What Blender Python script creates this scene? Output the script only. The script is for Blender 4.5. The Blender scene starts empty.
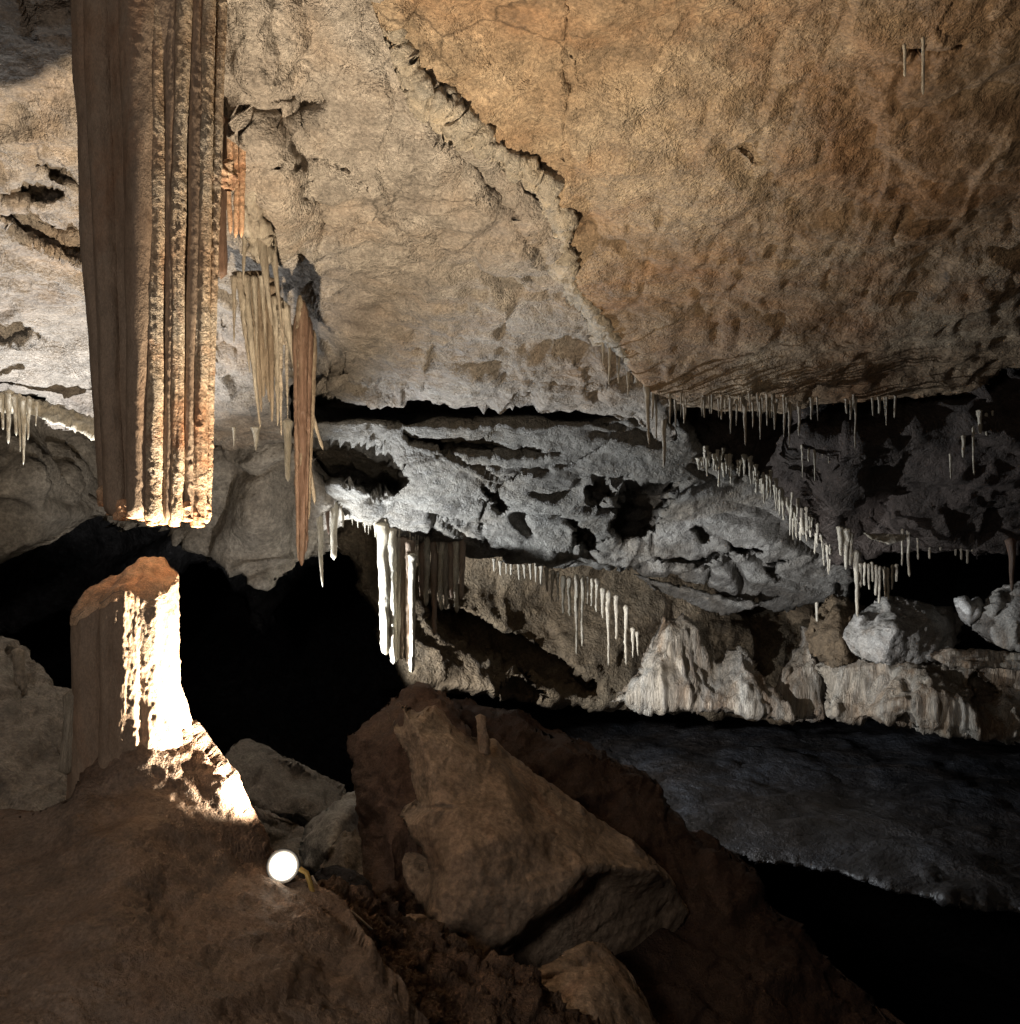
import bpy, math, random
import numpy as np
from mathutils import Vector
from mathutils.geometry import delaunay_2d_cdt

random.seed(7)
F = 927.0; CZ = 1.6
SC = bpy.context.scene
COL = SC.collection

# ------------------------------------------------------------------ basics
def at(px, py, Y):
    return Vector(((px-510)/F*Y, Y, CZ+(512-py)/F*Y))

def atn(px, py, Y):
    return np.stack([(px-510)/F*Y, Y, CZ+(512-py)/F*Y], -1)

def tag(o, label=None, cat=None, group=None, kind=None):
    if label: o['label'] = label
    if cat: o['category'] = cat
    if group: o['group'] = group
    if kind: o['kind'] = kind
    return o

def empty(name, loc, label, cat, group=None):
    o = bpy.data.objects.new(name, None); COL.objects.link(o)
    o.empty_display_size = .1; o.location = loc
    tag(o, label, cat, group); return o

def mesh_obj(name, V, Fc, mat, parent=None, origin=None, smooth=True):
    V = np.asarray(V, float)
    org = np.array(origin if origin is not None else (0, 0, 0), float)
    if parent is not None:
        org = np.array(parent.location, float)
    me = bpy.data.meshes.new(name)
    V = V-org
    loops = np.concatenate([np.asarray(f).ravel() for f in Fc]).astype(np.int32)
    tot = np.concatenate([np.full(len(f), np.asarray(f).shape[1]) for f in Fc if len(f)]).astype(np.int32)
    me.vertices.add(len(V)); me.vertices.foreach_set('co', V.astype(np.float32).ravel())
    me.loops.add(len(loops)); me.loops.foreach_set('vertex_index', loops)
    me.polygons.add(len(tot))
    st = np.zeros(len(tot), np.int32); st[1:] = np.cumsum(tot)[:-1]
    me.polygons.foreach_set('loop_start', st)
    me.polygons.foreach_set('loop_total', tot)
    me.polygons.foreach_set('use_smooth', np.full(len(tot), smooth))
    me.update(calc_edges=True); me.validate()
    me.materials.append(mat)
    o = bpy.data.objects.new(name, me); COL.objects.link(o)
    if parent is not None: o.parent = parent
    else: o.location = org
    return o

# ------------------------------------------------------------------ noise
_r = np.random.RandomState(11)
_G = _r.normal(size=(4096, 3)); _G /= np.linalg.norm(_G, axis=1)[:, None]
_W = _r.rand(4096, 3)
def _h(i, j, k):
    return ((i*73856093) ^ (j*19349663) ^ (k*83492791)) & 4095
def pn(P):
    P = np.asarray(P, float); sh = P.shape[:-1]; P = P.reshape(-1, 3)
    i = np.floor(P).astype(np.int64); f = P-i; u = f*f*f*(f*(f*6-15)+10)
    out = 0
    for a in (0, 1):
        wx = u[:, 0] if a else 1-u[:, 0]
        for b in (0, 1):
            wy = u[:, 1] if b else 1-u[:, 1]
            for c in (0, 1):
                wz = u[:, 2] if c else 1-u[:, 2]
                g = _G[_h(i[:, 0]+a, i[:, 1]+b, i[:, 2]+c)]
                d = f-np.array([a, b, c])
                out = out+wx*wy*wz*(g*d).sum(1)
    return (out*1.5).reshape(sh)
def fbm(P, o=4, g=.5):
    s = 0; a = 1
    for k in range(o):
        s = s+a*pn(P*2.03**k+k*17.3); a *= g
    return s
def ridged(P, o=3, g=.5):
    s = 0; a = 1
    for k in range(o):
        s = s+a*(1-2*np.abs(pn(P*2.1**k+k*9.1+5))); a *= g
    return s
def worley(P):
    P = np.asarray(P, float); sh = P.shape[:-1]; P = P.reshape(-1, 3)
    i = np.floor(P).astype(np.int64)
    f1 = np.full(len(P), 9.); f2 = f1.copy(); idx = np.zeros(len(P), np.int64)
    for a in (-1, 0, 1):
        for b in (-1, 0, 1):
            for c in (-1, 0, 1):
                q = i+np.array([a, b, c]); hh = _h(q[:, 0], q[:, 1], q[:, 2])
                d = np.linalg.norm(q+_W[hh]-P, axis=1)
                m = d < f1
                f2 = np.where(m, f1, np.minimum(f2, d)); idx = np.where(m, hh, idx); f1 = np.where(m, d, f1)
    return f1.reshape(sh), f2.reshape(sh), idx.reshape(sh)
def facets(P, s, tilt=.6):
    """chipped rock: every worley cell is a tilted plane"""
    Q = np.asarray(P)*s
    Q = Q+.35*np.stack([pn(Q*.9+3), pn(Q*.9+31), pn(Q*.9+77)], -1)
    sh = Q.shape[:-1]; q = Q.reshape(-1, 3)
    f1, f2, idx = worley(q)
    c = _G[idx]
    v = (c*(q-np.floor(q))).sum(1)*tilt+(_W[idx][:, 0]-.5)
    e = np.clip((f2-f1)/.12, 0, 1)
    return (v*e/s).reshape(sh)

# ------------------------------------------------------------------ materials
def rock_mat(name, c0, c1, c2, scale=1.0, bump=.5, rough=.8, stain=None, stain_lo=.55, mottling=1.0, spec=.3, stretch=(1, 1, 1), crack=.0, fine=60, dist=.02, sss=0.0):
    m = bpy.data.materials.new(name); m.use_nodes = True
    nt = m.node_tree; N = nt.nodes; L = nt.links; N.clear()
    out = N.new('ShaderNodeOutputMaterial'); b = N.new('ShaderNodeBsdfPrincipled'); L.new(b.outputs[0], out.inputs[0])
    tc = N.new('ShaderNodeTexCoord'); mp = N.new('ShaderNodeMapping'); L.new(tc.outputs['Object'], mp.inputs[0])
    mp.inputs['Scale'].default_value = stretch
    def noise(s, d=6, r=.6, dist_=0.0, src=None):
        n = N.new('ShaderNodeTexNoise'); n.inputs['Scale'].default_value = s; n.inputs['Detail'].default_value = d
        n.inputs['Roughness'].default_value = r; n.inputs['Distortion'].default_value = dist_
        L.new((src or mp).outputs[0], n.inputs['Vector']); return n
    def ramp(src, pts):
        r = N.new('ShaderNodeValToRGB'); L.new(src, r.inputs[0])
        el = r.color_ramp.elements
        while len(el) < len(pts): el.new(.5)
        for e, (p, c) in zip(el, pts):
            e.position = p; e.color = (*c, 1) if len(c) == 3 else c
        return r
    def mix(f, a, c, mode='MIX'):
        x = N.new('ShaderNodeMix'); x.data_type = 'RGBA'; x.blend_type = mode
        if isinstance(f, float): x.inputs[0].default_value = f
        else: L.new(f, x.inputs[0])
        L.new(a, x.inputs[6])
        if isinstance(c, tuple): x.inputs[7].default_value = (*c, 1)
        else: L.new(c, x.inputs[7])
        return x.outputs[2]
    n1 = noise(1.1*scale, 5, .65, .4)
    base = ramp(n1.outputs[0], [(.30, c0), (.5, c1), (.70, c2)])
    col = base.outputs[0]
    if stain:
        ns = noise(.7*scale, 5, .7, .8)
        rs = ramp(ns.outputs[0], [(stain_lo-.08, (0, 0, 0)), (stain_lo+.1, (.8, .8, .8))])
        col = mix(rs.outputs[0], col, stain)
    n2 = noise(7*scale, 4, .72)
    r2 = ramp(n2.outputs[0], [(.3, (.5,)*3), (.5, (.95,)*3), (.72, (1.45,)*3)])
    col = mix(.75*mottling, col, r2.outputs[0], 'MULTIPLY')
    n3 = noise(fine*scale, 2, .7)
    r3 = ramp(n3.outputs[0], [(.33, (.55,)*3), (.5, (1.0,)*3), (.68, (1.5,)*3)])
    col = mix(.6*mottling, col, r3.outputs[0], 'MULTIPLY')
    vor = None
    if crack:
        nd = noise(2.2*scale, 4, .6)
        ad = N.new('ShaderNodeVectorMath'); ad.operation = 'MULTIPLY_ADD'
        L.new(nd.outputs['Color'], ad.inputs[0]); ad.inputs[1].default_value = (.5, .5, .5); L.new(mp.outputs[0], ad.inputs[2])
        vor = N.new('ShaderNodeTexVoronoi'); vor.feature = 'DISTANCE_TO_EDGE'; vor.inputs['Scale'].default_value = 1.7*scale
        L.new(ad.outputs[0], vor.inputs['Vector'])
        rv = ramp(vor.outputs['Distance'], [(0, (.35,)*3), (.018, (1,)*3)])
        nm = noise(1.3*scale, 2, .5); rm = ramp(nm.outputs[0], [(.48, (0,)*3), (.62, (1,)*3)])
        mm = N.new('ShaderNodeMath'); mm.operation = 'MULTIPLY'; L.new(rm.outputs[0], mm.inputs[0]); mm.inputs[1].default_value = crack
        col = mix(mm.outputs[0], col, rv.outputs[0], 'MULTIPLY')
    L.new(col, b.inputs['Base Color'])
    rr = ramp(n2.outputs[0], [(.3, (max(rough-.25, .1),)*3), (.7, (min(rough+.1, 1),)*3)])
    L.new(rr.outputs[0], b.inputs['Roughness'])
    b.inputs['Specular IOR Level'].default_value = spec
    if sss:
        b.inputs['Subsurface Weight'].default_value = sss
        b.inputs['Subsurface Radius'].default_value = (.03, .012, .005)
        b.inputs['Subsurface Scale'].default_value = .5
    nb1 = noise(11*scale, 5, .75); nb2 = noise(fine*1.3*scale, 2, .7)
    ma = N.new('ShaderNodeMath'); ma.operation = 'MULTIPLY_ADD'
    L.new(nb2.outputs[0], ma.inputs[0]); ma.inputs[1].default_value = .3; L.new(nb1.outputs[0], ma.inputs[2])
    mv = N.new('ShaderNodeMapRange'); L.new(n1.outputs[0], mv.inputs[0]); mv.inputs[1].default_value = .38; mv.inputs[2].default_value = .66; mv.inputs[3].default_value = .25; mv.inputs[4].default_value = 1.35
    mu = N.new('ShaderNodeMath'); mu.operation = 'MULTIPLY'; L.new(ma.outputs[0], mu.inputs[0]); L.new(mv.outputs[0], mu.inputs[1])
    bp = N.new('ShaderNodeBump'); bp.inputs['Strength'].default_value = bump; bp.inputs['Distance'].default_value = dist*2
    L.new(mu.outputs[0], bp.inputs['Height'])
    L.new(bp.outputs[0], b.inputs['Normal'])
    return m

M = {}
M['ceil_left'] = rock_mat('pale_limestone', (.17, .14, .115), (.32, .28, .235), (.48, .43, .37), .9, .9, .8, stain=(.33, .245, .17), stain_lo=.58, crack=.9, dist=.05)
M['ceil_right'] = rock_mat('ochre_limestone', (.15, .10, .06), (.30, .215, .135), (.45, .355, .245), .9, .8, .78, stain=(.27, .15, .075), stain_lo=.55, crack=.9, dist=.045, mottling=1.1)
M['shelf'] = rock_mat('grey_crusted_rock', (.085, .08, .072), (.22, .205, .18), (.45, .43, .39), 1.1, 1.0, .6, stain=(.20, .17, .13), stain_lo=.55, dist=.05, crack=.8)
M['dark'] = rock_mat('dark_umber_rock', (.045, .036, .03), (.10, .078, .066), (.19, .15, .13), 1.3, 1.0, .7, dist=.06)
M['wall'] = rock_mat('grey_brown_wall', (.17, .14, .11), (.30, .265, .22), (.42, .38, .33), .8, .6, .85, dist=.04, fine=35)
M['farwall'] = rock_mat('brown_far_wall', (.085, .058, .034), (.16, .115, .07), (.27, .21, .14), .8, .9, .85, dist=.06, fine=30)
M['column'] = rock_mat('brown_calcite', (.22, .155, .11), (.28, .21, .155), (.33, .26, .20), 1.5, .8, .7, stain=(.26, .15, .09), stain_lo=.58, mottling=.6, stretch=(2, 2, .9), dist=.006, fine=70)
M['knobby'] = rock_mat('knobbly_calcite', (.30, .19, .12), (.48, .37, .26), (.66, .57, .45), 3, 1.0, .55, stain=(.38, .15, .06), stain_lo=.6, dist=.015, fine=40)
M['cap'] = rock_mat('orange_calcite', (.44, .22, .12), (.62, .39, .24), (.78, .60, .43), 3, .9, .6, stain=(.20, .05, .02), stain_lo=.60, dist=.01)
M['mound'] = rock_mat('brown_flowstone', (.12, .085, .062), (.20, .148, .112), (.26, .20, .158), 1.2, .9, .75, stain=(.15, .09, .06), stain_lo=.56, dist=.015, fine=70)
M['boulder'] = rock_mat('tan_boulder', (.22, .165, .12), (.36, .28, .21), (.47, .385, .30), 1.0, .8, .8, stain=(.24, .11, .055), stain_lo=.58, dist=.015, fine=45)
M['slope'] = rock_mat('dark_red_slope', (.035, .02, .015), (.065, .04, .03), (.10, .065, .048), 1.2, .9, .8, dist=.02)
M['redrock'] = rock_mat('reddish_boulder', (.10, .06, .045), (.18, .12, .09), (.25, .18, .135), 1.2, .9, .8, dist=.02)
M['greyrock'] = rock_mat('grey_boulder', (.16, .14, .12), (.30, .27, .235), (.44, .41, .36), 1.4, .8, .8, dist=.025, fine=40)
M['whiterock'] = rock_mat('chalky_boulder', (.34, .33, .31), (.50, .49, .46), (.66, .65, .62), 1.4, .6, .75, dist=.02, fine=35)
M['paleblock'] = rock_mat('pale_block', (.22, .20, .17), (.38, .36, .325), (.54, .52, .48), 1.4, .8, .75, stain=(.27, .2, .14), stain_lo=.58, dist=.03, fine=35)
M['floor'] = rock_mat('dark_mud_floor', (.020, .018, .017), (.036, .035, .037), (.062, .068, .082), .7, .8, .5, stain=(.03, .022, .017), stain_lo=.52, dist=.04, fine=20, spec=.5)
M['rubble'] = rock_mat('red_rubble', (.08, .05, .036), (.18, .12, .085), (.30, .215, .155), 2.2, 1.0, .85, dist=.04, fine=40)
M['cream'] = rock_mat('cream_calcite', (.36, .30, .21), (.54, .48, .37), (.70, .65, .54), 4, .7, .45, stretch=(2, 2, .5), dist=.01, spec=.5)
M['vein'] = rock_mat('pale_vein', (.36, .29, .20), (.56, .49, .39), (.76, .71, .62), 3, 1.0, .6, dist=.03)
M['crust'] = rock_mat('pale_crust', (.32, .26, .19), (.52, .45, .36), (.70, .64, .54), 3, 1.0, .7, dist=.03)
M['tan'] = rock_mat('tan_calcite', (.16, .13, .10), (.31, .265, .205), (.52, .47, .385), 3, .7, .55, stretch=(3, 3, .4), dist=.01)
M['rust'] = rock_mat('rust_calcite', (.085, .050, .036), (.13, .080, .056), (.20, .14, .10), 3, .6, .5, stretch=(3, 3, .3), dist=.008)
M['straw'] = rock_mat('straw_calcite', (.26, .21, .145), (.40, .34, .25), (.54, .48, .38), 4, .7, .5, stretch=(2, 2, .5), dist=.01, spec=.5)
M['umber'] = rock_mat('umber_calcite', (.10, .075, .05), (.20, .155, .11), (.33, .27, .2), 3, .7, .5, stretch=(3, 3, .4), dist=.01)
M['flow'] = rock_mat('streaked_flowstone', (.22, .175, .12), (.44, .38, .30), (.66, .62, .54), 1.2, .9, .7, stretch=(2.5, 2.5, .35), dist=.05, fine=30, stain=(.28, .17, .09), stain_lo=.55)
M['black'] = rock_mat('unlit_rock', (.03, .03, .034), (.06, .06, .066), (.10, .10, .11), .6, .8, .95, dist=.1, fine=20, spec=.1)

# ------------------------------------------------------------------ relief solids
def catmull(pts, n=8, closed=True):
    return pts

def densify(poly, d=6):
    out = []
    n = len(poly)
    for i in range(n):
        a = np.array(poly[i][:2], float); b = np.array(poly[(i+1) % n][:2], float)
        k = max(1, int(np.linalg.norm(b-a)/d))
        for j in range(k): out.append(a+(b-a)*j/k)
    return np.array(out)

def rough_poly(poly, amp, seed):
    p = densify(poly, 4)
    q = np.concatenate([p/22, np.full((len(p), 1), seed*3.7)], 1)
    q2 = np.concatenate([p/7, np.full((len(p), 1), seed*1.7)], 1)
    off = np.stack([pn(q)+.5*pn(q2+5), pn(q+50)+.5*pn(q2+60)], 1)*amp
    return p+off

def sdist(px, py, poly):
    x = px.ravel(); y = py.ravel()
    best = np.full(x.shape, 1e18); nx = np.zeros_like(x); ny = np.zeros_like(x); ins = np.zeros(x.shape, bool)
    n = len(poly)
    for i in range(n):
        ax, ay = poly[i]; bx, by = poly[(i+1) % n]
        dx, dy = bx-ax, by-ay; l = dx*dx+dy*dy+1e-12
        t = np.clip(((x-ax)*dx+(y-ay)*dy)/l, 0, 1)
        qx = ax+t*dx; qy = ay+t*dy; d = (x-qx)**2+(y-qy)**2
        m = d < best; best[m] = d[m]; nx[m] = qx[m]; ny[m] = qy[m]
        if ay != by:
            c = ((ay > y) != (by > y)) & (x < dx*(y-ay)/(by-ay)+ax); ins ^= c
    s = np.sqrt(best)*np.where(ins, 1, -1)
    return s.reshape(px.shape), nx.reshape(px.shape), ny.reshape(px.shape)

def blur(A, k):
    if k < 1: return A
    for ax in (0, 1):
        for _ in range(2):
            B = np.pad(A, [(k, k) if a == ax else (0, 0) for a in (0, 1)], mode='edge')
            c = np.cumsum(B, axis=ax)
            z = np.zeros_like(np.take(c, [0], axis=ax)); c = np.concatenate([z, c], axis=ax)
            n = 2*k+1; sl = A.shape[ax]
            A = (np.take(c, range(n, n+sl), axis=ax)-np.take(c, range(0, sl), axis=ax))/n
    return A

def interp(ctrl, X, Yp):
    vs = [Vector((c[0]+.013*i % .07, c[1])) for i, c in enumerate(ctrl)]
    r = delaunay_2d_cdt(vs, [], [], 0, 1e-5)
    V, T = r[0], r[2]; orig = r[3]
    W = [1/ctrl[o[0]][2] for o in orig]
    out = np.full(X.shape, np.nan)
    for t in T:
        (x0, y0), (x1, y1), (x2, y2) = [V[i][:2] for i in t]
        det = (y1-y2)*(x0-x2)+(x2-x1)*(y0-y2)
        if abs(det) < 1e-9: continue
        a = ((y1-y2)*(X-x2)+(x2-x1)*(Yp-y2))/det; b = ((y2-y0)*(X-x2)+(x0-x2)*(Yp-y2))/det; c = 1-a-b
        m = (a >= -1e-6) & (b >= -1e-6) & (c >= -1e-6)
        v = a*W[t[0]]+b*W[t[1]]+c*W[t[2]]
        out[m] = v[m]
    bad = np.isnan(out)
    if bad.any():
        x = X[bad]; y = Yp[bad]; num = 0; den = 0
        for c in ctrl:
            w = 1/((x-c[0])**2+(y-c[1])**2+1)**2; num = num+w/c[2]; den = den+w
        out[bad] = num/den
    return 1/out

def relief(name, outline, ctrl, mat, step=3, thick=.6, edge=.12, disp=None, carve=(), sm=3, ragged=3, seed=1,
           label=None, cat=None, group=None, kind=None, parent=None, edge_px=None):
    """solid rock body: modelled front surface at its own distances, a rounded rim and a bulging back"""
    poly = rough_poly(outline, ragged, seed)
    x0, y0 = poly.min(0)-step; x1, y1 = poly.max(0)+step
    xs = np.arange(x0, x1+step, step); ys = np.arange(y0, y1+step, step)
    X, Yp = np.meshgrid(xs, ys)
    sd, nx, ny = sdist(X, Yp, poly)
    keep = sd > -step*.75
    sx = np.where(sd < 0, nx, X); sy = np.where(sd < 0, ny, Yp)
    D = interp(ctrl, X, Yp) if not callable(ctrl) else ctrl(X, Yp)
    D = blur(D, sm)
    for cp, depth, soft in carve:
        cpn = rough_poly(cp, 4, seed+3)
        cd, _, _ = sdist(X+3*pn(np.stack([X/9, Yp/9, 0*X+seed], -1)), Yp, cpn)
        tt = np.clip((cd+soft*.3)/soft, 0, 1); D = D+depth*tt*tt*(3-2*tt)
    s = np.clip(sd, 0, None)*D/F
    t = np.clip(1-s/edge, 0, 1)
    D2 = D+edge*(1-np.sqrt(1-t*t+1e-9))
    P = atn(sx, sy, D2)
    Pg = atn(X, Yp, D2)
    gu = np.gradient(Pg, axis=1); gv = np.gradient(Pg, axis=0)
    n = np.cross(gu, gv); n /= np.linalg.norm(n, axis=-1)[..., None]+1e-12
    cam = np.array([0, 0, CZ]); flip = ((P-cam)*n).sum(-1) > 0; n[flip] *= -1
    if disp is not None:
        h = np.zeros(X.shape); h[keep] = disp(P[keep])
        P = P+n*h[..., None]
    ids = np.full(X.shape, -1); ids[keep] = np.arange(keep.sum())
    V = P[keep]
    q = np.stack([ids[:-1, :-1], ids[:-1, 1:], ids[1:, 1:], ids[1:, :-1]], -1).reshape(-1, 4)
    q = q[(q >= 0).all(1)]
    used = np.zeros(len(V), bool); used[q.ravel()] = True
    q = q[:, ::-1]
    # the back
    e = np.concatenate([q[:, [0, 1]], q[:, [1, 2]], q[:, [2, 3]], q[:, [3, 0]]])
    es = np.sort(e, 1); u, c = np.unique(es, axis=0, return_counts=True)
    bnd = np.zeros(len(V), bool); bnd[u[c == 1].ravel()] = True
    sb = s[keep]; back = V.copy()
    tb = np.clip(sb/(thick*.8), 0, 1)
    back[:, 1] += .02+thick*np.sqrt(1-(1-tb)**2)
    back[:, 2] += 0
    mapb = np.arange(len(V))+len(V); mapb[bnd] = np.where(bnd)[0]
    VV = np.concatenate([V, back]); qb = mapb[q][:, ::-1]
    allq = np.concatenate([q, qb])
    us = np.zeros(len(VV), bool); us[allq.ravel()] = True
    re = np.cumsum(us)-1
    VV = VV[us]; allq = re[allq]
    if parent is None and kind != 'structure':
        c = VV.mean(0); org = (c[0], c[1], VV[:, 2].min())
    else: org = None
    o = mesh_obj(name, VV, [allq], mat, parent, org)
    if parent is None: tag(o, label, cat, group, kind)
    return o

# ------------------------------------------------------------------ drips, tubes
def drip_geo(p0, length, r0, seed, topin=.02, wob=.12, taper=.85, seg=10, rings=18, lean=(0, 0), flat=1.0, knob=0.0, blunt=False, kfreq=30, sway=0.02, ang=0.0):
    z = np.linspace(0, 1, rings)
    a = np.linspace(0, 2*np.pi, seg, endpoint=False)
    Z, A = np.meshgrid(z, a, indexing='ij')
    if blunt:
        r = (1-taper*Z)*np.sqrt(np.clip(1-np.clip((Z-.985)/.015, 0, 1)**2, 0.0004, 1))
    else:
        r = (1-taper*Z**.8)*np.sqrt(np.clip(1-np.clip((Z-.93)/.07, 0, 1)**2, 0.0004, 1))
    r = r*r0*(1+.5*np.exp(-Z*12))*np.sqrt(np.clip(Z/topin, .03, 1))
    cx = p0[0]+lean[0]*Z+sway*length*pn(np.stack([Z*2.5, 0*Z+seed, 0*Z], -1))
    cy = p0[1]+lean[1]*Z+sway*length*pn(np.stack([Z*2.5, 0*Z+seed+9, 0*Z], -1))
    zz = p0[2]-length*Z
    q = np.stack([np.cos(A)*1.3, np.sin(A)*1.3, Z*min(length/r0*.35, 9)+seed*7.7], -1)
    r = r*(1+wob*1.6*pn(q)+wob*.7*pn(q*[2.5, 2.5, 1.7]+40))
    x = cx+(np.cos(A)*math.cos(ang)-np.sin(A)*math.sin(ang)*flat)*r
    y = cy+(np.cos(A)*math.sin(ang)+np.sin(A)*math.cos(ang)*flat)*r
    P = np.stack([x, y, zz], -1)
    if knob:
        C = np.stack([cx, cy, zz], -1); d = P-C; l = np.linalg.norm(d, axis=-1)[..., None]+1e-9
        k = (np.maximum(0, fbm(P*kfreq+seed, 3, .7))+.6*np.abs(pn(P*kfreq*2.2)))*np.clip(.7+1.2*pn(P*np.array([3, 3, 2.2])+seed), .15, 1.5)
        P = P+d/l*(k*knob)[..., None]
    V = P.reshape(-1, 3)
    i = np.arange(rings-1)[:, None]*seg; j = np.arange(seg)[None]; j2 = (j+1) % seg
    q = np.stack([i+j, i+seg+j, i+seg+j2, i+j2], -1).reshape(-1, 4)
    return V, q, seg, rings

def drip(name, px, py, Y, len_px, r_px, mat, label=None, cat='stalactite', group=None, parent=None, up=.03, tipdx=0, **kw):
    p0 = at(px, py, Y); L = len_px/F*Y; r = r_px/F*Y
    p = (p0.x, p0.y, p0.z+up)
    lean = (tipdx/F*Y, 0)
    V, q, seg, rings = drip_geo(p, L+up, r, random.random()*90, lean=lean, **kw)
    c = len(V); V = np.concatenate([V, [p]]); tri = np.stack([np.arange(seg), (np.arange(seg)+1) % seg, np.full(seg, c)], -1)
    V = np.concatenate([V, [V[(rings-1)*seg:rings*seg].mean(0)]]); b = (rings-1)*seg
    tri2 = np.stack([b+(np.arange(seg)+1) % seg, b+np.arange(seg), np.full(seg, c+1)], -1)
    o = mesh_obj(name, V, [q, np.concatenate([tri, tri2])], mat, parent, p)
    if parent is None: tag(o, label, cat, group)
    return o

def tube(name, pts, r, mat, parent=None, seg=8, label=None, cat=None):
    pts = [Vector(p) for p in pts]; V = []; n = len(pts)
    for i, p in enumerate(pts):
        t = (pts[min(i+1, n-1)]-pts[max(i-1, 0)]).normalized()
        a = t.cross(Vector((0, 0, 1)));
        if a.length < .01: a = t.cross(Vector((0, 1, 0)))
        a.normalize(); b = t.cross(a)
        for k in range(seg):
            w = 2*math.pi*k/seg; V.append(p+r*(math.cos(w)*a+math.sin(w)*b))
    q = [(i*seg+k, i*seg+(k+1) % seg, (i+1)*seg+(k+1) % seg, (i+1)*seg+k) for i in range(n-1) for k in range(seg)]
    o = mesh_obj(name, [tuple(v) for v in V], [q, ], mat, parent, None if parent else tuple(pts[0]))
    if label: tag(o, label, cat)
    return o

ORD = ['leftmost', 'second', 'third', 'fourth', 'fifth', 'sixth', 'seventh', 'eighth', 'ninth', 'tenth', 'eleventh', 'twelfth', 'thirteenth',
       'fourteenth', 'fifteenth', 'sixteenth', 'seventeenth', 'eighteenth', 'nineteenth', 'twentieth']
def row(name, items, Y, mat, kindword, where, group, r=2.0, Yend=None, **kw):
    items = sorted(items); n = len(items)
    for i, it in enumerate(items):
        px, y0, y1 = it[:3]; rr = it[3] if len(it) > 3 else r
        if i == 0: lab = 'leftmost %s %s' % (kindword, where)
        elif i == n-1: lab = 'rightmost %s %s' % (kindword, where)
        elif i < 20: lab = '%s %s from the left %s' % (ORD[i], kindword, where)
        else: lab = '%s %s, near right end' % (kindword, where)
        yy = Y(px, y0) if callable(Y) else Y
        k2 = dict(wob=.28, sway=.016, tipdx=random.uniform(-1.2, 1.2), rings=22); k2.update(kw)
        k2['taper'] = min(.93, max(.1, k2.get('taper', .8)*random.uniform(.85, 1.15)))
        y0 += random.uniform(-2, 1.5)
        drip(name, px+random.uniform(-1, 1), y0, yy, y1-y0, rr*random.uniform(.8, 1.2), mat, lab, 'stalactite', group, up=.05, **k2)

# ------------------------------------------------------------------ displacement recipes
def d_ceiling(P):
    return .09*fbm(P*1.1, 4)+.16*facets(P, 1.5)+.022*ridged(P*np.array([3, 4, 5]), 3)+.05*facets(P+4, 5)+.012*fbm(P*12, 3)
def d_ceiling2(P):
    return .07*fbm(P*1.0+9, 3)+.07*facets(P+3, 1.6)+.03*facets(P+6, 6)+.010*fbm(P*9, 3)-.03*np.clip(ridged(P*np.array([3.3, 1.6, 1.6])+4, 2)-.95, 0, 1)
def fract(P, ang, s1, s2, w, depth, seed):
    c, s_ = math.cos(ang), math.sin(ang)
    u = P[..., 0]*c-P[..., 2]*s_; v = P[..., 0]*s_+P[..., 2]*c
    n_ = pn(np.stack([u*s1, P[..., 1]*s1*.5, v*s2], -1)+seed)
    m_ = np.clip(pn(P*1.3+seed*2)*4+.5, 0, 1)
    return -depth*np.clip(1-np.abs(n_)/w, 0, 1)*m_
def d_shelf(P):
    Q = P*np.array([1, 1, 1.0])
    lay = ridged(P*np.array([1.6, 3.5, 5])+2, 3)
    return .04*fbm(Q*1.0, 3)+.018*lay+.05*facets(P+8, 1.2)+.05*facets(P*np.array([.6, 1, 1.5])+2, 4)+.014*fbm(P*9, 3)+fract(P, .38, .6, 2.6, .10, .16, 3)+fract(P, .20, .5, 3.4, .08, .11, 8)+fract(P, -.7, .9, 2.0, .05, .10, 14)
def d_dark(P):
    return .09*ridged(P*np.array([.9, 1.6, 2.2]), 4)+.14*facets(P+5, 1.5)
def d_wall(P):
    return .14*fbm(P*.8+4, 4)+.25*facets(P, .9)+.02*fbm(P*7, 2)
def d_flow(P):
    s = pn(P*np.array([4, 4, .35]))+.7*pn(P*np.array([11, 11, .7])+7)+.4*pn(P*np.array([22, 22, 1.6])+7)
    return .07*s+.05*fbm(P*1.5, 3)
def d_floor(P):
    return .10*fbm(P*.9, 3)+.025*ridged(P*np.array([1.2, 3.2, 2.2]), 2)+.005*fbm(P*7, 2)
def d_rock(a=1.0, s=1.0):
    return lambda P: a*(.028*fbm(P*1.8*s, 4)+.09*facets(P+1, 2.0*s)+.10*facets(P+7, 7*s)+.008*fbm(P*16*s, 3)+.006*ridged(P*30*s, 2))
def d_mound(P):
    return .045*fbm(P*2.2, 4)+.012*fbm(P*9, 3)+.006*ridged(P*26, 2)
def d_rubble(P):
    return .06*fbm(P*3, 3)+.5*facets(P, 7)*.6+.014*fbm(P*22, 3)+.01*ridged(P*35, 2)

def plane_y(z0, s):
    return lambda py: z0/((512-py)/F+s)
YA = plane_y(3.43, .3075)
YB = plane_y(3.37, .3075)
YD = plane_y(7.28, .72)

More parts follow.
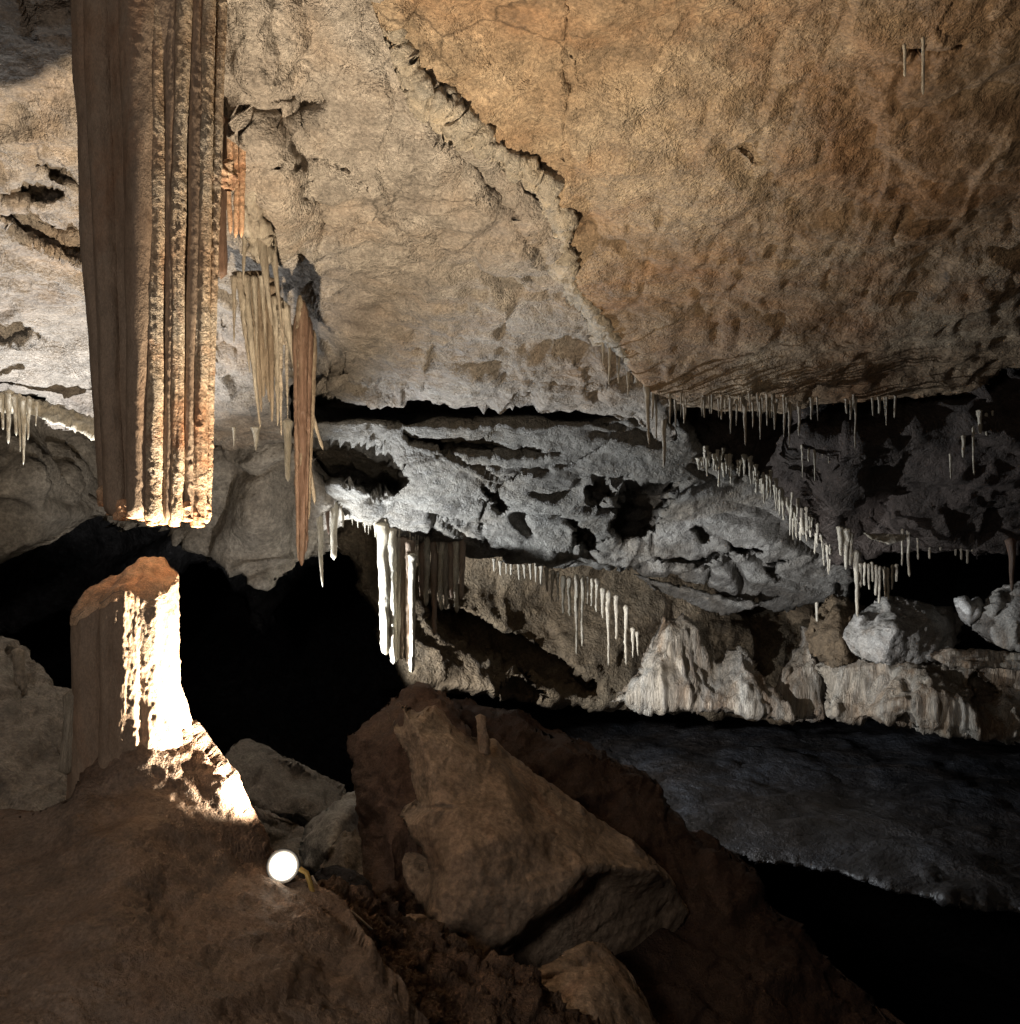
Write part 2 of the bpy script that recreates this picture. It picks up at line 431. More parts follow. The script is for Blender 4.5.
# ================================================================== THE SETTING
# pale left ceiling slab
SEAM = [(330, -260), (352, -60), (362, 0), (385, 40), (405, 75), (432, 108), (470, 148), (505, 190), (540, 228), (556, 262), (572, 292), (598, 330), (625, 375), (655, 405)]
def depthA(X, Y):
    Yc = np.clip(Y, -300, 440)
    D = YA(Yc)
    left = np.clip((260-X)/260, 0, 1)
    D = D-.5*left*(Yc+100)/500
    # big broken fin that hangs between the column and the crack
    r = np.abs(X-(250+.12*Y)); D = D-.25*np.exp(-(r/22)**2)*np.clip((330-Y)/120, 0, 1)
    return D
relief('ceiling', [(-330, -260), *[(x+26, y) for x, y in SEAM[:-1]], (678, 440), (640, 416), (560, 412), (480, 410), (400, 408), (345, 402), (322, 390), (302, 345), (292, 360), (285, 440), (250, 440), (205, 438), (120, 436), (60, 418), (20, 402), (-60, 392), (-330, 380)],
       depthA, M['ceil_left'], step=2.4, thick=.6, edge=.10, disp=d_ceiling, sm=2, ragged=3, seed=1, kind='structure',
       carve=[([(424, 112), (440, 116), (470, 152), (500, 190), (545, 240), (552, 262), (540, 250), (498, 205), (462, 160), (432, 130)], .22, 4), ([(246, 86), (300, 84), (326, 92), (322, 108), (296, 118), (262, 126), (248, 108)], .10, 10),
              ([(302, 338), (332, 340), (340, 372), (330, 390), (306, 380)], .35, 10),
              ([(-20, 178), (30, 176), (62, 196), (40, 204), (0, 200)], .28, 6), ([(0, 212), (40, 210), (84, 236), (84, 262), (50, 246), (20, 232)], .3, 6), ([(34, 160), (60, 166), (84, 190), (60, 184)], .2, 5), ([(-30, 330), (10, 322), (30, 336), (8, 346)], .18, 6), ([(272, 150), (318, 168), (330, 200), (322, 240), (300, 214), (282, 186)], .07, 12),
              ([(310, 150), (358, 158), (372, 182), (350, 176), (330, 168)], .06, 8),
              ([(205, 300), (232, 310), (236, 345), (205, 350)], .2, 10)])
# ochre right slab
def depthB(X, Y):
    Yc = np.clip(Y, -300, 440)
    D = YB(Yc)
    return D+.0004*np.clip(X-700, 0, 900)
relief('ceiling', [(348, -260), (372, -60), (380, 0), (402, 38), (425, 72), (455, 108), (490, 145), (525, 172), (556, 208), (566, 256), (580, 288), (606, 322), (630, 366), (660, 392), (700, 402), (760, 410), (800, 410), (842, 400), (900, 404), (960, 392), (1010, 366), (1100, 352), (1330, 330), (1330, -260)],
       depthB, M['ceil_right'], step=2.6, thick=.5, edge=.04, disp=d_ceiling2, sm=2, ragged=4, seed=2, kind='structure',
       carve=[([(742, 148), (752, 150), (768, 164), (758, 166)], .05, 5), ([(896, 40), (930, 38), (960, 44), (925, 50), (903, 56)], .10, 7),
              ([(563, -40), (570, -40), (571, 60), (568, 160), (563, 165), (565, 60)], .05, 6),
              ([(905, 200), (918, 205), (900, 225), (895, 245), (890, 228)], .05, 6),
              ([(662, 205), (668, 207), (655, 260), (640, 300), (638, 290), (652, 250)], .03, 6)])
# crusted ridge along the crack
def depthR(X, Y):
    return YA(np.clip(Y, -200, 460))-.165-.03*np.exp(-((Y-210)/90)**2)
relief('ceiling_ridge', [(x+9, y) for x, y in [(372, 20), (392, 28), (402, 50), (425, 82), (452, 110), (480, 140), (515, 160), (545, 182), (560, 215), (562, 250), (572, 280), (598, 315), (615, 345), (640, 378), (668, 392), (676, 408), (662, 418), (640, 402), (612, 368), (590, 335), (566, 300), (552, 262), (548, 238), (530, 190), (500, 165), (470, 150), (440, 118), (415, 92), (398, 65), (382, 40)]],
       depthR, M['vein'], step=1.8, thick=.25, edge=.15, disp=lambda P: .05*fbm(P*3.5, 3)-.01+.035*ridged(P*12, 3), sm=1, ragged=10, seed=5, kind='structure')

# middle shelf
def depthD(X, Y):
    D = YD(np.clip(Y, 380, 640))
    rec = np.clip((419-Y)/8, 0, 1); D = D+1.6*rec
    D = D-.0012*(520-X)*(X < 520)
    return D
relief('rock_shelf', [(290, 392), (500, 396), (660, 400), (690, 430), (705, 455), (740, 466), (768, 484), (792, 512), (822, 540), (842, 556), (856, 580), (850, 600), (812, 606), (786, 612), (745, 600), (700, 586), (672, 574), (640, 574), (590, 566), (546, 568), (500, 560), (454, 548), (426, 543), (385, 531), (352, 514), (328, 494), (326, 486), (306, 470), (300, 430)],
       depthD, M['shelf'], step=2.2, thick=.45, edge=.10, disp=d_shelf, sm=1, ragged=3, seed=3, kind='structure',
       carve=[([(624, 490), (650, 478), (690, 476), (672, 496), (660, 520), (645, 536), (620, 546), (612, 530)], 1.2, 5),
              ([(572, 520), (592, 528), (600, 545), (590, 556), (576, 540)], .9, 5),
              ([(480, 486), (500, 494), (510, 506), (502, 512), (492, 500)], .5, 4),
              ([(330, 440), (365, 446), (408, 468), (410, 484), (392, 492), (368, 488), (352, 478), (326, 484), (300, 470), (300, 440)], 1.1, 7),
              ([(590, 486), (605, 482), (612, 492), (600, 508), (588, 500)], .5, 5),
              ([(552, 550), (600, 556), (640, 566), (650, 580), (548, 572)], .8, 5),
              ([(690, 528), (700, 524), (712, 536), (702, 544)], .4, 4), ([(730, 544), (765, 542), (764, 552), (735, 554)], .6, 4),
              ([(400, 432), (470, 436), (520, 446), (560, 452), (520, 455), (460, 448), (410, 444)], .5, 5),
              ([(655, 556), (700, 556), (750, 545), (700, 562), (668, 566)], .4, 4), ([(770, 560), (784, 558), (780, 575), (772, 572)], .35, 4)])
relief('rock_shelf', [(632, 572), (670, 582), (720, 594), (765, 604), (740, 612), (722, 616), (690, 604), (655, 590)],
       [(632, 572, 11.2), (765, 604, 11.2), (722, 616, 11.6), (655, 590, 11.6)], M['shelf'], step=2, thick=.3, edge=.08, disp=d_rock(1.2), sm=1, ragged=2, seed=8, kind='structure')
# dark overhang right
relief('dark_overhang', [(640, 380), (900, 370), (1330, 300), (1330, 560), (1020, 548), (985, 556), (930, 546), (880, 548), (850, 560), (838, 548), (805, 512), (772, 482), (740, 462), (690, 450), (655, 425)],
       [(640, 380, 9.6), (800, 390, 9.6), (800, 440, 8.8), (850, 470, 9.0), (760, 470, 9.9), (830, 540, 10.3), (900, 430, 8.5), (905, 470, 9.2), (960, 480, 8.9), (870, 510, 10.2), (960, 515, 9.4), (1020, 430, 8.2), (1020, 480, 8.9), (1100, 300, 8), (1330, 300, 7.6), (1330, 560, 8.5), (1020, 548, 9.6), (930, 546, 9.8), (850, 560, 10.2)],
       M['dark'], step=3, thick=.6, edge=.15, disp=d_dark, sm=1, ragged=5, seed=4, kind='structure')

# left back wall
relief('cave_wall', [(-330, 350), (-60, 380), (60, 404), (150, 420), (290, 420), (325, 470), (345, 550), (318, 560), (300, 548), (286, 572), (268, 590), (245, 588), (215, 562), (185, 540), (150, 524), (122, 530), (95, 516), (60, 534), (20, 552), (-60, 590), (-330, 660)],
       [(-330, 350, 8), (-330, 660, 7.8), (0, 400, 9.4), (0, 480, 8.6), (0, 556, 8.9), (45, 470, 8.7), (90, 520, 9.8), (60, 440, 10.2), (85, 470, 10.2), (120, 440, 9.8), (150, 524, 10.4), (190, 470, 10.2), (215, 560, 9.6), (215, 460, 9.4), (260, 500, 9.1), (268, 590, 9.4), (290, 430, 9.2), (286, 560, 9.9), (310, 520, 10.3), (345, 550, 10.4)],
       M['wall'], step=3, thick=.7, edge=.18, disp=d_wall, sm=4, ragged=3, seed=6, kind='structure')
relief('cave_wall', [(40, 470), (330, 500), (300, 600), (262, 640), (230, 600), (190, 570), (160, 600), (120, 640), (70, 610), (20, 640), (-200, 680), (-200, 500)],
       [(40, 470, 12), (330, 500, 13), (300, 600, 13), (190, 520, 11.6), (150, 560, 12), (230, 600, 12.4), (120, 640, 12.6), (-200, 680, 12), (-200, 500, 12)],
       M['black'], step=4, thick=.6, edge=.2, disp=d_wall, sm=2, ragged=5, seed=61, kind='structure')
# far wall under the shelf
relief('cave_wall', [(335, 500), (400, 510), (560, 540), (700, 560), (800, 590), (860, 640), (860, 720), (700, 716), (600, 712), (560, 705), (500, 700), (455, 696), (420, 690), (398, 670), (380, 635), (362, 600), (346, 560)],
       [(335, 500, 11.6), (860, 640, 13), (860, 720, 12.4), (700, 716, 12.2), (400, 690, 11.0), (380, 600, 11.4), (470, 590, 12.4), (460, 640, 11.8), (520, 640, 12.4), (560, 690, 12.1), (560, 600, 12.9), (600, 660, 12.2), (500, 690, 11.4), (700, 560, 13)],
       M['farwall'], step=3, thick=.6, edge=.2, disp=lambda P: .09*fbm(P*1.2, 4)+.14*facets(P+2, 1.0)+.015*ridged(P*5, 2), sm=2, ragged=4, seed=7, kind='structure', carve=[([(418, 592), (450, 606), (520, 640), (600, 684), (598, 700), (520, 672), (440, 636), (420, 615)], .8, 6), ([(505, 690), (520, 680), (540, 692), (538, 706), (505, 704)], .6, 5)])  # diagonal groove is carved in to stand for a cast shadow stripe
# flowstone walls
relief('flowstone_wall', [(612, 702), (640, 672), (655, 635), (664, 612), (676, 618), (684, 610), (694, 620), (704, 645), (716, 662), (728, 655), (738, 645), (748, 652), (760, 672), (772, 684), (790, 700), (800, 722), (740, 716), (690, 712), (640, 712)],
       [(612, 702, 10.9), (664, 612, 11.2), (694, 620, 11.2), (716, 662, 11.2), (738, 645, 11.2), (800, 722, 10.7), (690, 712, 10.7), (680, 670, 10.9), (745, 690, 10.9)],
       M['flow'], step=2, thick=.5, edge=.2, disp=d_flow, sm=1, ragged=3, seed=9, label='pale fan of streaked flowstone rising in two peaks above the dark floor', cat='flowstone')
relief('flowstone_wall', [(775, 700), (785, 672), (800, 650), (806, 640), (800, 622), (812, 634), (822, 650), (840, 668), (830, 690), (826, 720), (808, 722), (790, 718)],
       [(775, 700, 11.2), (806, 640, 11.5), (840, 668, 11.4), (808, 722, 11.0), (806, 680, 11.1)],
       M['flow'], step=2, thick=.4, edge=.15, disp=d_flow, sm=1, ragged=2, seed=10, label='narrow grey flowstone pillar with splayed foot between fan and wall', cat='flowstone')
relief('flowstone_wall', [(818, 668), (850, 655), (900, 660), (960, 662), (1060, 656), (1330, 640), (1330, 760), (1040, 745), (990, 742), (950, 738), (905, 728), (880, 722), (850, 722), (826, 716), (832, 690)],
       [(818, 668, 11), (900, 660, 10.6), (1060, 656, 10.2), (1330, 640, 9.8), (1330, 760, 9.2), (990, 742, 9.8), (850, 722, 10.6), (900, 700, 10.1), (970, 700, 9.9), (990, 690, 10.3)],
       M['flow'], step=2.2, thick=.5, edge=.15, disp=d_flow, sm=1, ragged=3, seed=11, label='long low wall of brown streaked flowstone under the right boulders', cat='flowstone',
       carve=[([(972, 672), (994, 696), (975, 712), (970, 690)], .4, 5), ([(900, 716), (906, 712), (916, 722), (905, 736), (898, 730)], .4, 5)])
# floor slope
def depthH(X, Y):
    return 2.95/((Y-512)/F-.018*(X > -1e9)+.0*X)
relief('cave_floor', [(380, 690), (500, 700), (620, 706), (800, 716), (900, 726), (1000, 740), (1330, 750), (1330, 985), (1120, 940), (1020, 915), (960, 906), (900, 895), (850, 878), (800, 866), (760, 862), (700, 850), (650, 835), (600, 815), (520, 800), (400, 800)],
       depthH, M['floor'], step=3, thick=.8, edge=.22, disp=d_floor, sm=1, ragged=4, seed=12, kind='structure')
# pit floor and closing rock far around
g = np.linspace(-1, 1, 81); GX, GY = np.meshgrid(g*22, (g+.72)*20)
GZ = CZ-7.0+.35*fbm(np.stack([GX*.3, GY*.3, 0*GX], -1), 4)+.0*GX
GZ = GZ+2.2*np.clip(-(GY+2)/6, 0, 1)
n = 81; ii = np.arange(n*n).reshape(n, n)
fq = np.stack([ii[:-1, :-1], ii[:-1, 1:], ii[1:, 1:], ii[1:, :-1]], -1).reshape(-1, 4)
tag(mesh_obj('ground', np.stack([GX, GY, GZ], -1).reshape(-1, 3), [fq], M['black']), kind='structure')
AZ, EL = np.meshgrid(np.linspace(0, 2*np.pi, 121), np.linspace(-1.2, 1.57, 50))
R = 20*(1+.12*fbm(np.stack([np.cos(AZ)*2, np.sin(AZ)*2, EL*2], -1), 3))
R[:, -1] = R[:, 0]
SX = R*np.cos(EL)*np.cos(AZ); SY = 2+R*np.cos(EL)*np.sin(AZ); SZ = CZ+.45*R*np.sin(EL)
ii = np.arange(50*121).reshape(50, 121)
fq = np.stack([ii[:-1, :-1], ii[:-1, 1:], ii[1:, 1:], ii[1:, :-1]], -1).reshape(-1, 4)
tag(mesh_obj('cave_chamber', np.stack([SX, SY, SZ], -1).reshape(-1, 3), [fq], M['black']), kind='structure')

# ================================================================== NEAR MOUND, STUMP, COLUMN
relief('flowstone_mound', [(-330, 850), (-60, 826), (30, 812), (62, 800), (72, 784), (84, 766), (130, 744), (165, 732), (186, 724), (198, 736), (208, 754), (222, 780), (238, 818), (254, 842), (266, 862), (278, 884), (304, 900), (350, 940), (400, 1010), (440, 1100), (450, 1300), (-330, 1300)],
       [(-330, 850, 3.1), (-330, 1300, 1.6), (450, 1300, 1.8), (30, 812, 3.25), (62, 800, 3.2), (75, 770, 3.44), (130, 744, 3.45), (180, 724, 3.55), (198, 738, 3.56), (222, 780, 3.49), (238, 818, 3.46), (100, 774, 3.36), (150, 766, 3.36), (272, 862, 3.42), (318, 896, 3.3), (110, 808, 3.27), (165, 800, 3.33), (200, 800, 3.41), (232, 835, 3.40), (255, 870, 3.36), (215, 900, 3.1), (100, 950, 2.6), (200, 1020, 2.4), (300, 980, 2.65), (0, 1000, 2.5), (400, 1010, 2.8), (120, 870, 2.85)],
       M['mound'], step=2.6, thick=.35, edge=.045, disp=d_mound, sm=6, ragged=1.2, seed=13, label='broad brown flowstone mound carrying the broken stalagmite, lit along its right rim', cat='flowstone')

def lobed_mesh(cx, cy, lobes, z0, z1, topf, seg=160, rings=110, flare=None, knobf=None):
    A, T = np.meshgrid(np.linspace(0, 2*np.pi, seg, endpoint=False), np.linspace(0, 1, rings))
    ca, sa = np.cos(A), np.sin(A)
    r = np.zeros_like(A)
    for lx, ly, lr in lobes:
        b = ca*lx+sa*ly; c = lx*lx+ly*ly-lr*lr
        disc = b*b-c
        rr = np.where(disc > 0, b+np.sqrt(np.maximum(disc, 0)), 0)
        r = np.maximum(r, rr)
    if flare is not None: r = r*flare(T, A)
    x = cx+ca*r; y = cy+sa*r
    zt = topf(x, y); z = z0+(zt-z0)*T
    P = np.stack([x, y, z], -1); d = np.stack([ca, sa, 0*ca], -1)
    k = .006*pn(P*np.array([30, 30, 2.5]))+.008*fbm(P*np.array([6, 6, 3]), 3)
    if knobf is not None: k = k+knobf(P, A)
    P = P+d*k[..., None]
    i = np.arange(rings-1)[:, None]*seg; j = np.arange(seg)[None]; j2 = (j+1) % seg
    q = np.stack([i+j, i+j2, i+seg+j2, i+seg+j], -1).reshape(-1, 4)
    return P, q

# stump
s_ = 3.52/F
scx, scy = (126-510)*s_, 3.52
sz = lambda py: CZ+(512-py)*s_
st = empty('stalagmite', (scx, scy, sz(800)), 'broken stalagmite stump with orange top standing on the brown mound', 'stalagmite')
lobes = [(-.108, -.035, .078), (-.10, .03, .09), (-.018, -.100, .036), (.018, -.085, .050), (.052, -.068, .052), (.092, -.035, .065), (.10, .03, .075), (.05, .05, .12), (-.03, .05, .12), (.115, -.01, .055)]
def topf(x, y):
    X = x-scx; Y = y-scy
    P = np.stack([x, y, 0*x], -1)
    return sz(588)+.16*X+.40*Y+.028*fbm(P*9+3, 3)+.035*np.exp(-((X-.02)/.07)**2)-.03*np.clip((-X-.05)/.1, 0, 1)-.03*np.clip((X-.08)/.08, 0, 1)
fl = lambda T, A: 1+1.4*np.clip(.60-T, 0, 1)**1.1*(.12+.88*np.clip(np.cos(A), 0, 1))+.10*np.exp(-((T-.45)/.2)**2)*np.clip(np.cos(A), 0, 1)
def kn(P, A):
    m = np.clip(np.cos(A+.15)*1.5+.1, 0, 1)
    return m*(.007*np.maximum(0, fbm(P*np.array([38, 38, 16]), 3, .65))+.004*np.abs(pn(P*70))+.018*pn(P*np.array([24, 24, 1.5])))
P, q = lobed_mesh(scx, scy, lobes, sz(850), 0, topf, flare=fl, knobf=kn, seg=260, rings=170)
mesh_obj('shaft', P.reshape(-1, 3), [q], M['knobby2'] if 'knobby2' in M else M['column'], st)
top = P[-1]; rings = 16; cc = np.array([scx, scy])
Vc = []
for k in range(rings+1):
    f = 1.012-k/rings
    f = max(f, 0.0)
    xy = cc+(top[:, :2]-cc)*f
    if k == 0:
        z = top[:, 2]-.028-.012*pn(np.stack([top[:, 0]*30, top[:, 1]*30, 0*top[:, 0]], -1))
    else:
        z = topf(xy[:, 0], xy[:, 1])+.012*min(1, k/2)+.012*pn(np.stack([xy[:, 0]*20, xy[:, 1]*20, 0*z], -1))
        z = z-.03*max(0, 1-k/1.5)**2
    if k == 1: xy = cc+(top[:, :2]-cc)*1.006; z = topf(xy[:, 0], xy[:, 1])-.004
    Vc.append(np.stack([xy[:, 0], xy[:, 1], z], -1))
Vc = np.concatenate(Vc); seg = len(top)
i = np.arange(rings)[:, None]*seg; j = np.arange(seg)[None]; j2 = (j+1) % seg
mesh_obj('cap', Vc, [np.stack([i+j, i+j2, i+seg+j2, i+seg+j], -1).reshape(-1, 4)], M['cap'], st)
# thin one beside it
drip('stalagmite', 72, 690, 3.44, 85, 6, M['tan'], 'thin pale stalagmite leaning against the left side of the broken stump', 'stalagmite', up=0, taper=-.3, wob=.2, tipdx=-6, blunt=True)

# hanging column
s_ = 3.54/F
cz = lambda py: CZ+(512-py)*s_
hc = empty('column', ((148-510)*s_, 3.54, cz(-230)), 'huge fluted brown column hanging from the ceiling, broken off above the stump', 'stalactite')
def flute(tx, bx, rt, rb, dy, bot, mat, knob=0.0, seg=40, rings=420, wob=.05):
    top = -230
    L = (bot-top)*s_
    # extrapolated to the top above the frame
    tx2 = tx+(tx-bx)*.44; rt2 = rt+(rt-rb)*.44
    p = ((tx2-510)*s_, 3.54+dy, cz(top))
    V, q, sg, rg = drip_geo(p, L, rt2*s_, random.random()*50, wob=wob, taper=1-rb/rt2, seg=seg, rings=rings, lean=((bx-tx2)*s_, 0), knob=knob, blunt=True, kfreq=42, sway=.004)
    c = len(V); V = np.concatenate([V, [V[(rg-1)*sg:rg*sg].mean(0)]]); b = (rg-1)*sg
    tri2 = np.stack([b+(np.arange(sg)+1) % sg, b+np.arange(sg), np.full(sg, c)], -1)
    return mesh_obj('flute', V, [q, tri2], mat, hc)
flute(148, 150, 54, 38, .10, 508, M['column'], .004)
flute(80, 105, 16, 11, .05, 510, M['column'], .002, wob=.08)
flute(101, 116, 14.5, 10.5, -.01, 517, M['column'], .002, wob=.08)
flute(119, 127, 9, 8, .02, 520, M['column'], .002, wob=.08)
flute(147, 147, 19, 11, -.065, 519, M['column'], .002, wob=.06)
flute(164, 160, 8, 9, -.064, 523, M['knobby'], .0035, seg=44, wob=.10)
flute(177, 172, 5, 4, -.050, 521, M['column'], .003, wob=.1)
flute(186, 179, 8, 6.5, -.036, 524, M['knobby'], .0040, seg=44, wob=.12)
flute(199, 189, 7, 5, -.004, 522, M['column'], .003, wob=.1)
flute(208, 196, 6.5, 7.5, .010, 526, M['knobby'], .0040, seg=44, wob=.12)
flute(216, 202, 5, 4, .050, 524, M['knobby'], .004, wob=.1)

for px, yb, r, dy in ((103, 507, 10, .03), (113, 516, 9, .01), (124, 521, 9, -.01), (136, 519, 9, -.02), (147, 521, 8, -.04), (157, 526, 7, -.05), (167, 525, 8, -.04), (177, 527, 7, -.03), (187, 522, 7, -.01), (196, 528, 8, .01), (202, 522, 5, .04)):
    p = ((px-510)*s_, 3.54+dy, cz(yb-22))
    V, q, sg, rg = drip_geo(p, 22*s_, r*s_, px*.7, wob=.35, taper=.35, seg=26, rings=26, knob=.012, kfreq=34, topin=.3)
    c = len(V); V = np.concatenate([V, [V[(rg-1)*sg:].mean(0)]]); b = (rg-1)*sg
    tri2 = np.stack([b+(np.arange(sg)+1) % sg, b+np.arange(sg), np.full(sg, c)], -1)
    mesh_obj('broken_tip', V, [q, tri2], M['cap'], hc)

# ================================================================== LAMP
L1 = at(283, 866, 3.27)
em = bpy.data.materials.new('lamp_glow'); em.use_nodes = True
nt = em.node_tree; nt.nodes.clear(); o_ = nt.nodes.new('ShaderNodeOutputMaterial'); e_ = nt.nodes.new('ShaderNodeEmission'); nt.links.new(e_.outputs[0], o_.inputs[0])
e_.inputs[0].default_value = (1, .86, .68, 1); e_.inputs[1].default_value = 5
def plain(name, c, rough=.5, metal=0.0):
    m = bpy.data.materials.new(name); m.use_nodes = True; nt = m.node_tree
    b = nt.nodes['Principled BSDF']; b.inputs['Roughness'].default_value = rough; b.inputs['Metallic'].default_value = metal
    n = nt.nodes.new('ShaderNodeTexNoise'); n.inputs['Scale'].default_value = 25
    r = nt.nodes.new('ShaderNodeValToRGB'); nt.links.new(n.outputs[0], r.inputs[0])
    r.color_ramp.elements[0].color = (*[x*.6 for x in c], 1); r.color_ramp.elements[1].color = (*[min(x*1.3, 1) for x in c], 1)
    nt.links.new(r.outputs[0], b.inputs['Base Color']); return m
M['metal'] = plain('black_metal', (.04, .04, .045), .4, .6)
M['brass'] = plain('yellow_bracket', (.55, .38, .12), .45, .3)
M['rubber'] = plain('cable_rubber', (.35, .34, .32), .6)
lamp = empty('lamp', at(283, 880, 3.46), 'small round floodlight shining white at the foot of the mound', 'lamp')
def lathe(prof, c, axis, seg=32):
    ax = Vector(axis).normalized(); a = ax.orthogonal().normalized(); b = ax.cross(a); V = []
    for r, h in prof:
        for k in range(seg):
            w = 2*math.pi*k/seg; V.append(tuple(c+ax*h+r*(math.cos(w)*a+math.sin(w)*b)))
    n = len(prof)
    return V, [[(i*seg+k, i*seg+(k+1) % seg, (i+1)*seg+(k+1) % seg, (i+1)*seg+k) for i in range(n-1) for k in range(seg)]]
ax = Vector((.12, -.95, .35)).normalized()
V, Fq = lathe([(.0005, .022), (.02, .021), (.034, .015), (.044, .006), (.046, 0)], L1, ax)
lens = mesh_obj('lens', V, Fq, em, lamp)
for ri, (ra, rb, st_) in enumerate(((.046, .049, 1.2), (.049, .0525, .45), (.0525, .056, .16))):  # added emission rings, fading outward, imitate soft glow round the lens
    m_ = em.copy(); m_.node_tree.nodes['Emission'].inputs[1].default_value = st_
    V, Fq = lathe([(ra, 0), (rb, .002)], L1, ax); mesh_obj('glow_ring', V, Fq, m_, lamp)
V, Fq = lathe([(.057, .003), (.059, .0), (.057, -.03), (.045, -.06), (.025, -.075), (.0005, -.077)], L1, ax)
mesh_obj('housing', V, Fq, M['metal'], lamp)
bk = [L1+Vector((.06, 0, -.01)), L1+Vector((.085, -.01, -.02)), L1+Vector((.10, -.02, -.05)), L1+Vector((.11, -.02, -.09))]
tube('bracket', bk, .009, M['brass'], lamp)
tube('cable', [at(312, 876, 3.42), at(318, 888, 3.38), at(325, 896, 3.35), at(334, 903, 3.32), at(352, 912, 3.3), at(372, 930, 3.28)], .005, M['rubber'], label='thin pale power cable running down from the floodlight over the rubble', cat='cable')

# ================================================================== BOULDERS
relief('boulder', [(386, 708), (394, 722), (400, 732), (401, 716), (399, 700), (407, 712), (412, 716), (424, 708), (434, 706), (446, 716), (456, 734), (466, 742), (482, 742), (496, 744), (512, 762), (560, 795), (606, 828), (640, 850), (660, 868), (676, 884), (688, 912), (672, 940), (650, 960), (640, 1000), (600, 1010), (520, 1010), (470, 1000), (430, 975), (422, 945), (424, 915), (416, 898), (402, 880), (400, 860), (414, 866), (432, 874), (426, 858), (410, 842), (403, 826), (397, 814), (410, 808), (418, 804), (412, 785), (408, 758), (396, 734)],
       [(386, 708, 4.80), (399, 700, 4.9), (434, 706, 4.95), (446, 716, 5.0), (482, 742, 5.15), (512, 762, 5.2), (560, 795, 5.2), (606, 828, 5.15), (660, 868, 5.10), (676, 884, 5.2), (654, 870, 4.85), (612, 868, 4.62), (580, 868, 4.42), (574, 884, 4.40), (556, 905, 4.33), (530, 918, 4.30), (515, 935, 4.26), (492, 945, 4.25),
        (590, 880, 4.75), (575, 905, 4.75), (545, 930, 4.70), (520, 950, 4.65), (640, 900, 5.0), (620, 925, 4.95), (688, 912, 5.35), (640, 1000, 5.1), (560, 985, 4.85), (510, 965, 4.5), (500, 1010, 4.2), (430, 975, 4.15),
        (422, 945, 4.35), (436, 930, 4.18), (416, 898, 4.55), (440, 895, 4.22), (402, 862, 4.65), (432, 874, 4.52), (446, 872, 4.25), (403, 826, 4.62), (430, 835, 4.40), (397, 814, 4.66), (432, 812, 4.42), (418, 804, 4.78), (434, 800, 4.52), (412, 760, 4.85), (428, 765, 4.60), (400, 735, 4.88), (418, 735, 4.66), (455, 745, 4.74), (452, 800, 4.50), (470, 850, 4.24), (490, 900, 4.18), (520, 830, 4.42), (500, 770, 4.80), (560, 830, 4.62)],
       M['boulder'], step=2, thick=.7, edge=.035, disp=lambda P: .018*fbm(P*2.5, 4)+.035*facets(P+1, 2.2)+.07*facets(P+7, 9)+.006*fbm(P*22, 3), sm=1, ragged=1.4, seed=21, label='big tan wedge-shaped boulder with a jagged horned top, centre foreground', cat='boulder',
       carve=[([(398, 803), (420, 806), (452, 806), (452, 809), (420, 810), (398, 812)], .06, 3), ([(556, 800), (560, 800), (557, 838), (552, 862), (548, 860), (554, 838)], .03, 4)])
drip('stalagmite', 480, 714, 4.95, 42, 4, M['boulder'], 'little crooked stalagmite standing on top of the big tan boulder', 'stalagmite', up=0, taper=-.5, wob=.3, tipdx=5)
relief('boulder', [(349, 734), (360, 728), (372, 718), (388, 700), (402, 688), (416, 686), (436, 694), (450, 708), (470, 740), (470, 800), (440, 900), (424, 930), (400, 928), (372, 918), (358, 900), (356, 870), (360, 840), (358, 800), (354, 765)],
       [(349, 734, 5.8), (402, 688, 6.1), (450, 708, 6.0), (365, 740, 5.7), (400, 740, 5.5), (358, 800, 5.6), (390, 800, 5.35), (360, 840, 5.7), (385, 845, 5.1), (358, 900, 5.0), (400, 925, 4.9), (440, 900, 5.3), (470, 760, 5.7), (395, 880, 5.0)],
       M['redrock'], step=2.6, thick=.6, edge=.10, disp=d_rock(1.1), sm=2, ragged=2, seed=22, label='reddish brown upright boulder behind the left edge of the tan one', cat='boulder')
relief('boulder', [(226, 752), (240, 742), (254, 748), (290, 765), (318, 778), (345, 788), (348, 830), (300, 832), (262, 815), (235, 800), (212, 770)],
       [(226, 752, 7.6), (240, 742, 7.8), (345, 788, 7.8), (348, 830, 7.2), (262, 815, 7.2), (235, 800, 7.3), (212, 770, 7.6), (290, 795, 7.3)],
       M['greyrock'], step=2.2, thick=.5, edge=.1, disp=d_rock(1.0), sm=1, ragged=1.5, seed=23, label='slanting grey-brown slab lying behind the right side of the mound', cat='boulder')
relief('boulder', [(205, 790), (240, 805), (270, 820), (300, 835), (310, 860), (300, 885), (250, 850)],
       [(205, 790, 6.6), (300, 835, 6.6), (310, 860, 6.2), (300, 885, 6.0), (250, 850, 6.2), (260, 830, 6.2)],
       M['greyrock'], step=2.4, thick=.4, edge=.1, disp=d_rock(1.0), sm=1, ragged=1.5, seed=24, label='low dark grey rock just beyond the floodlight under the slanting slab', cat='boulder')
relief('boulder', [(296, 842), (304, 824), (322, 808), (346, 798), (362, 794), (366, 815), (364, 850), (350, 872), (322, 876), (304, 868)],
       [(296, 842, 5.9), (322, 808, 6.0), (362, 794, 6.1), (364, 850, 5.8), (322, 876, 5.5), (335, 825, 5.65), (330, 850, 5.45)],
       M['whiterock'], step=2, thick=.4, edge=.16, disp=d_rock(.7), sm=2, ragged=1.2, seed=25, label='rounded chalky white boulder lit beside the reddish boulder', cat='boulder')
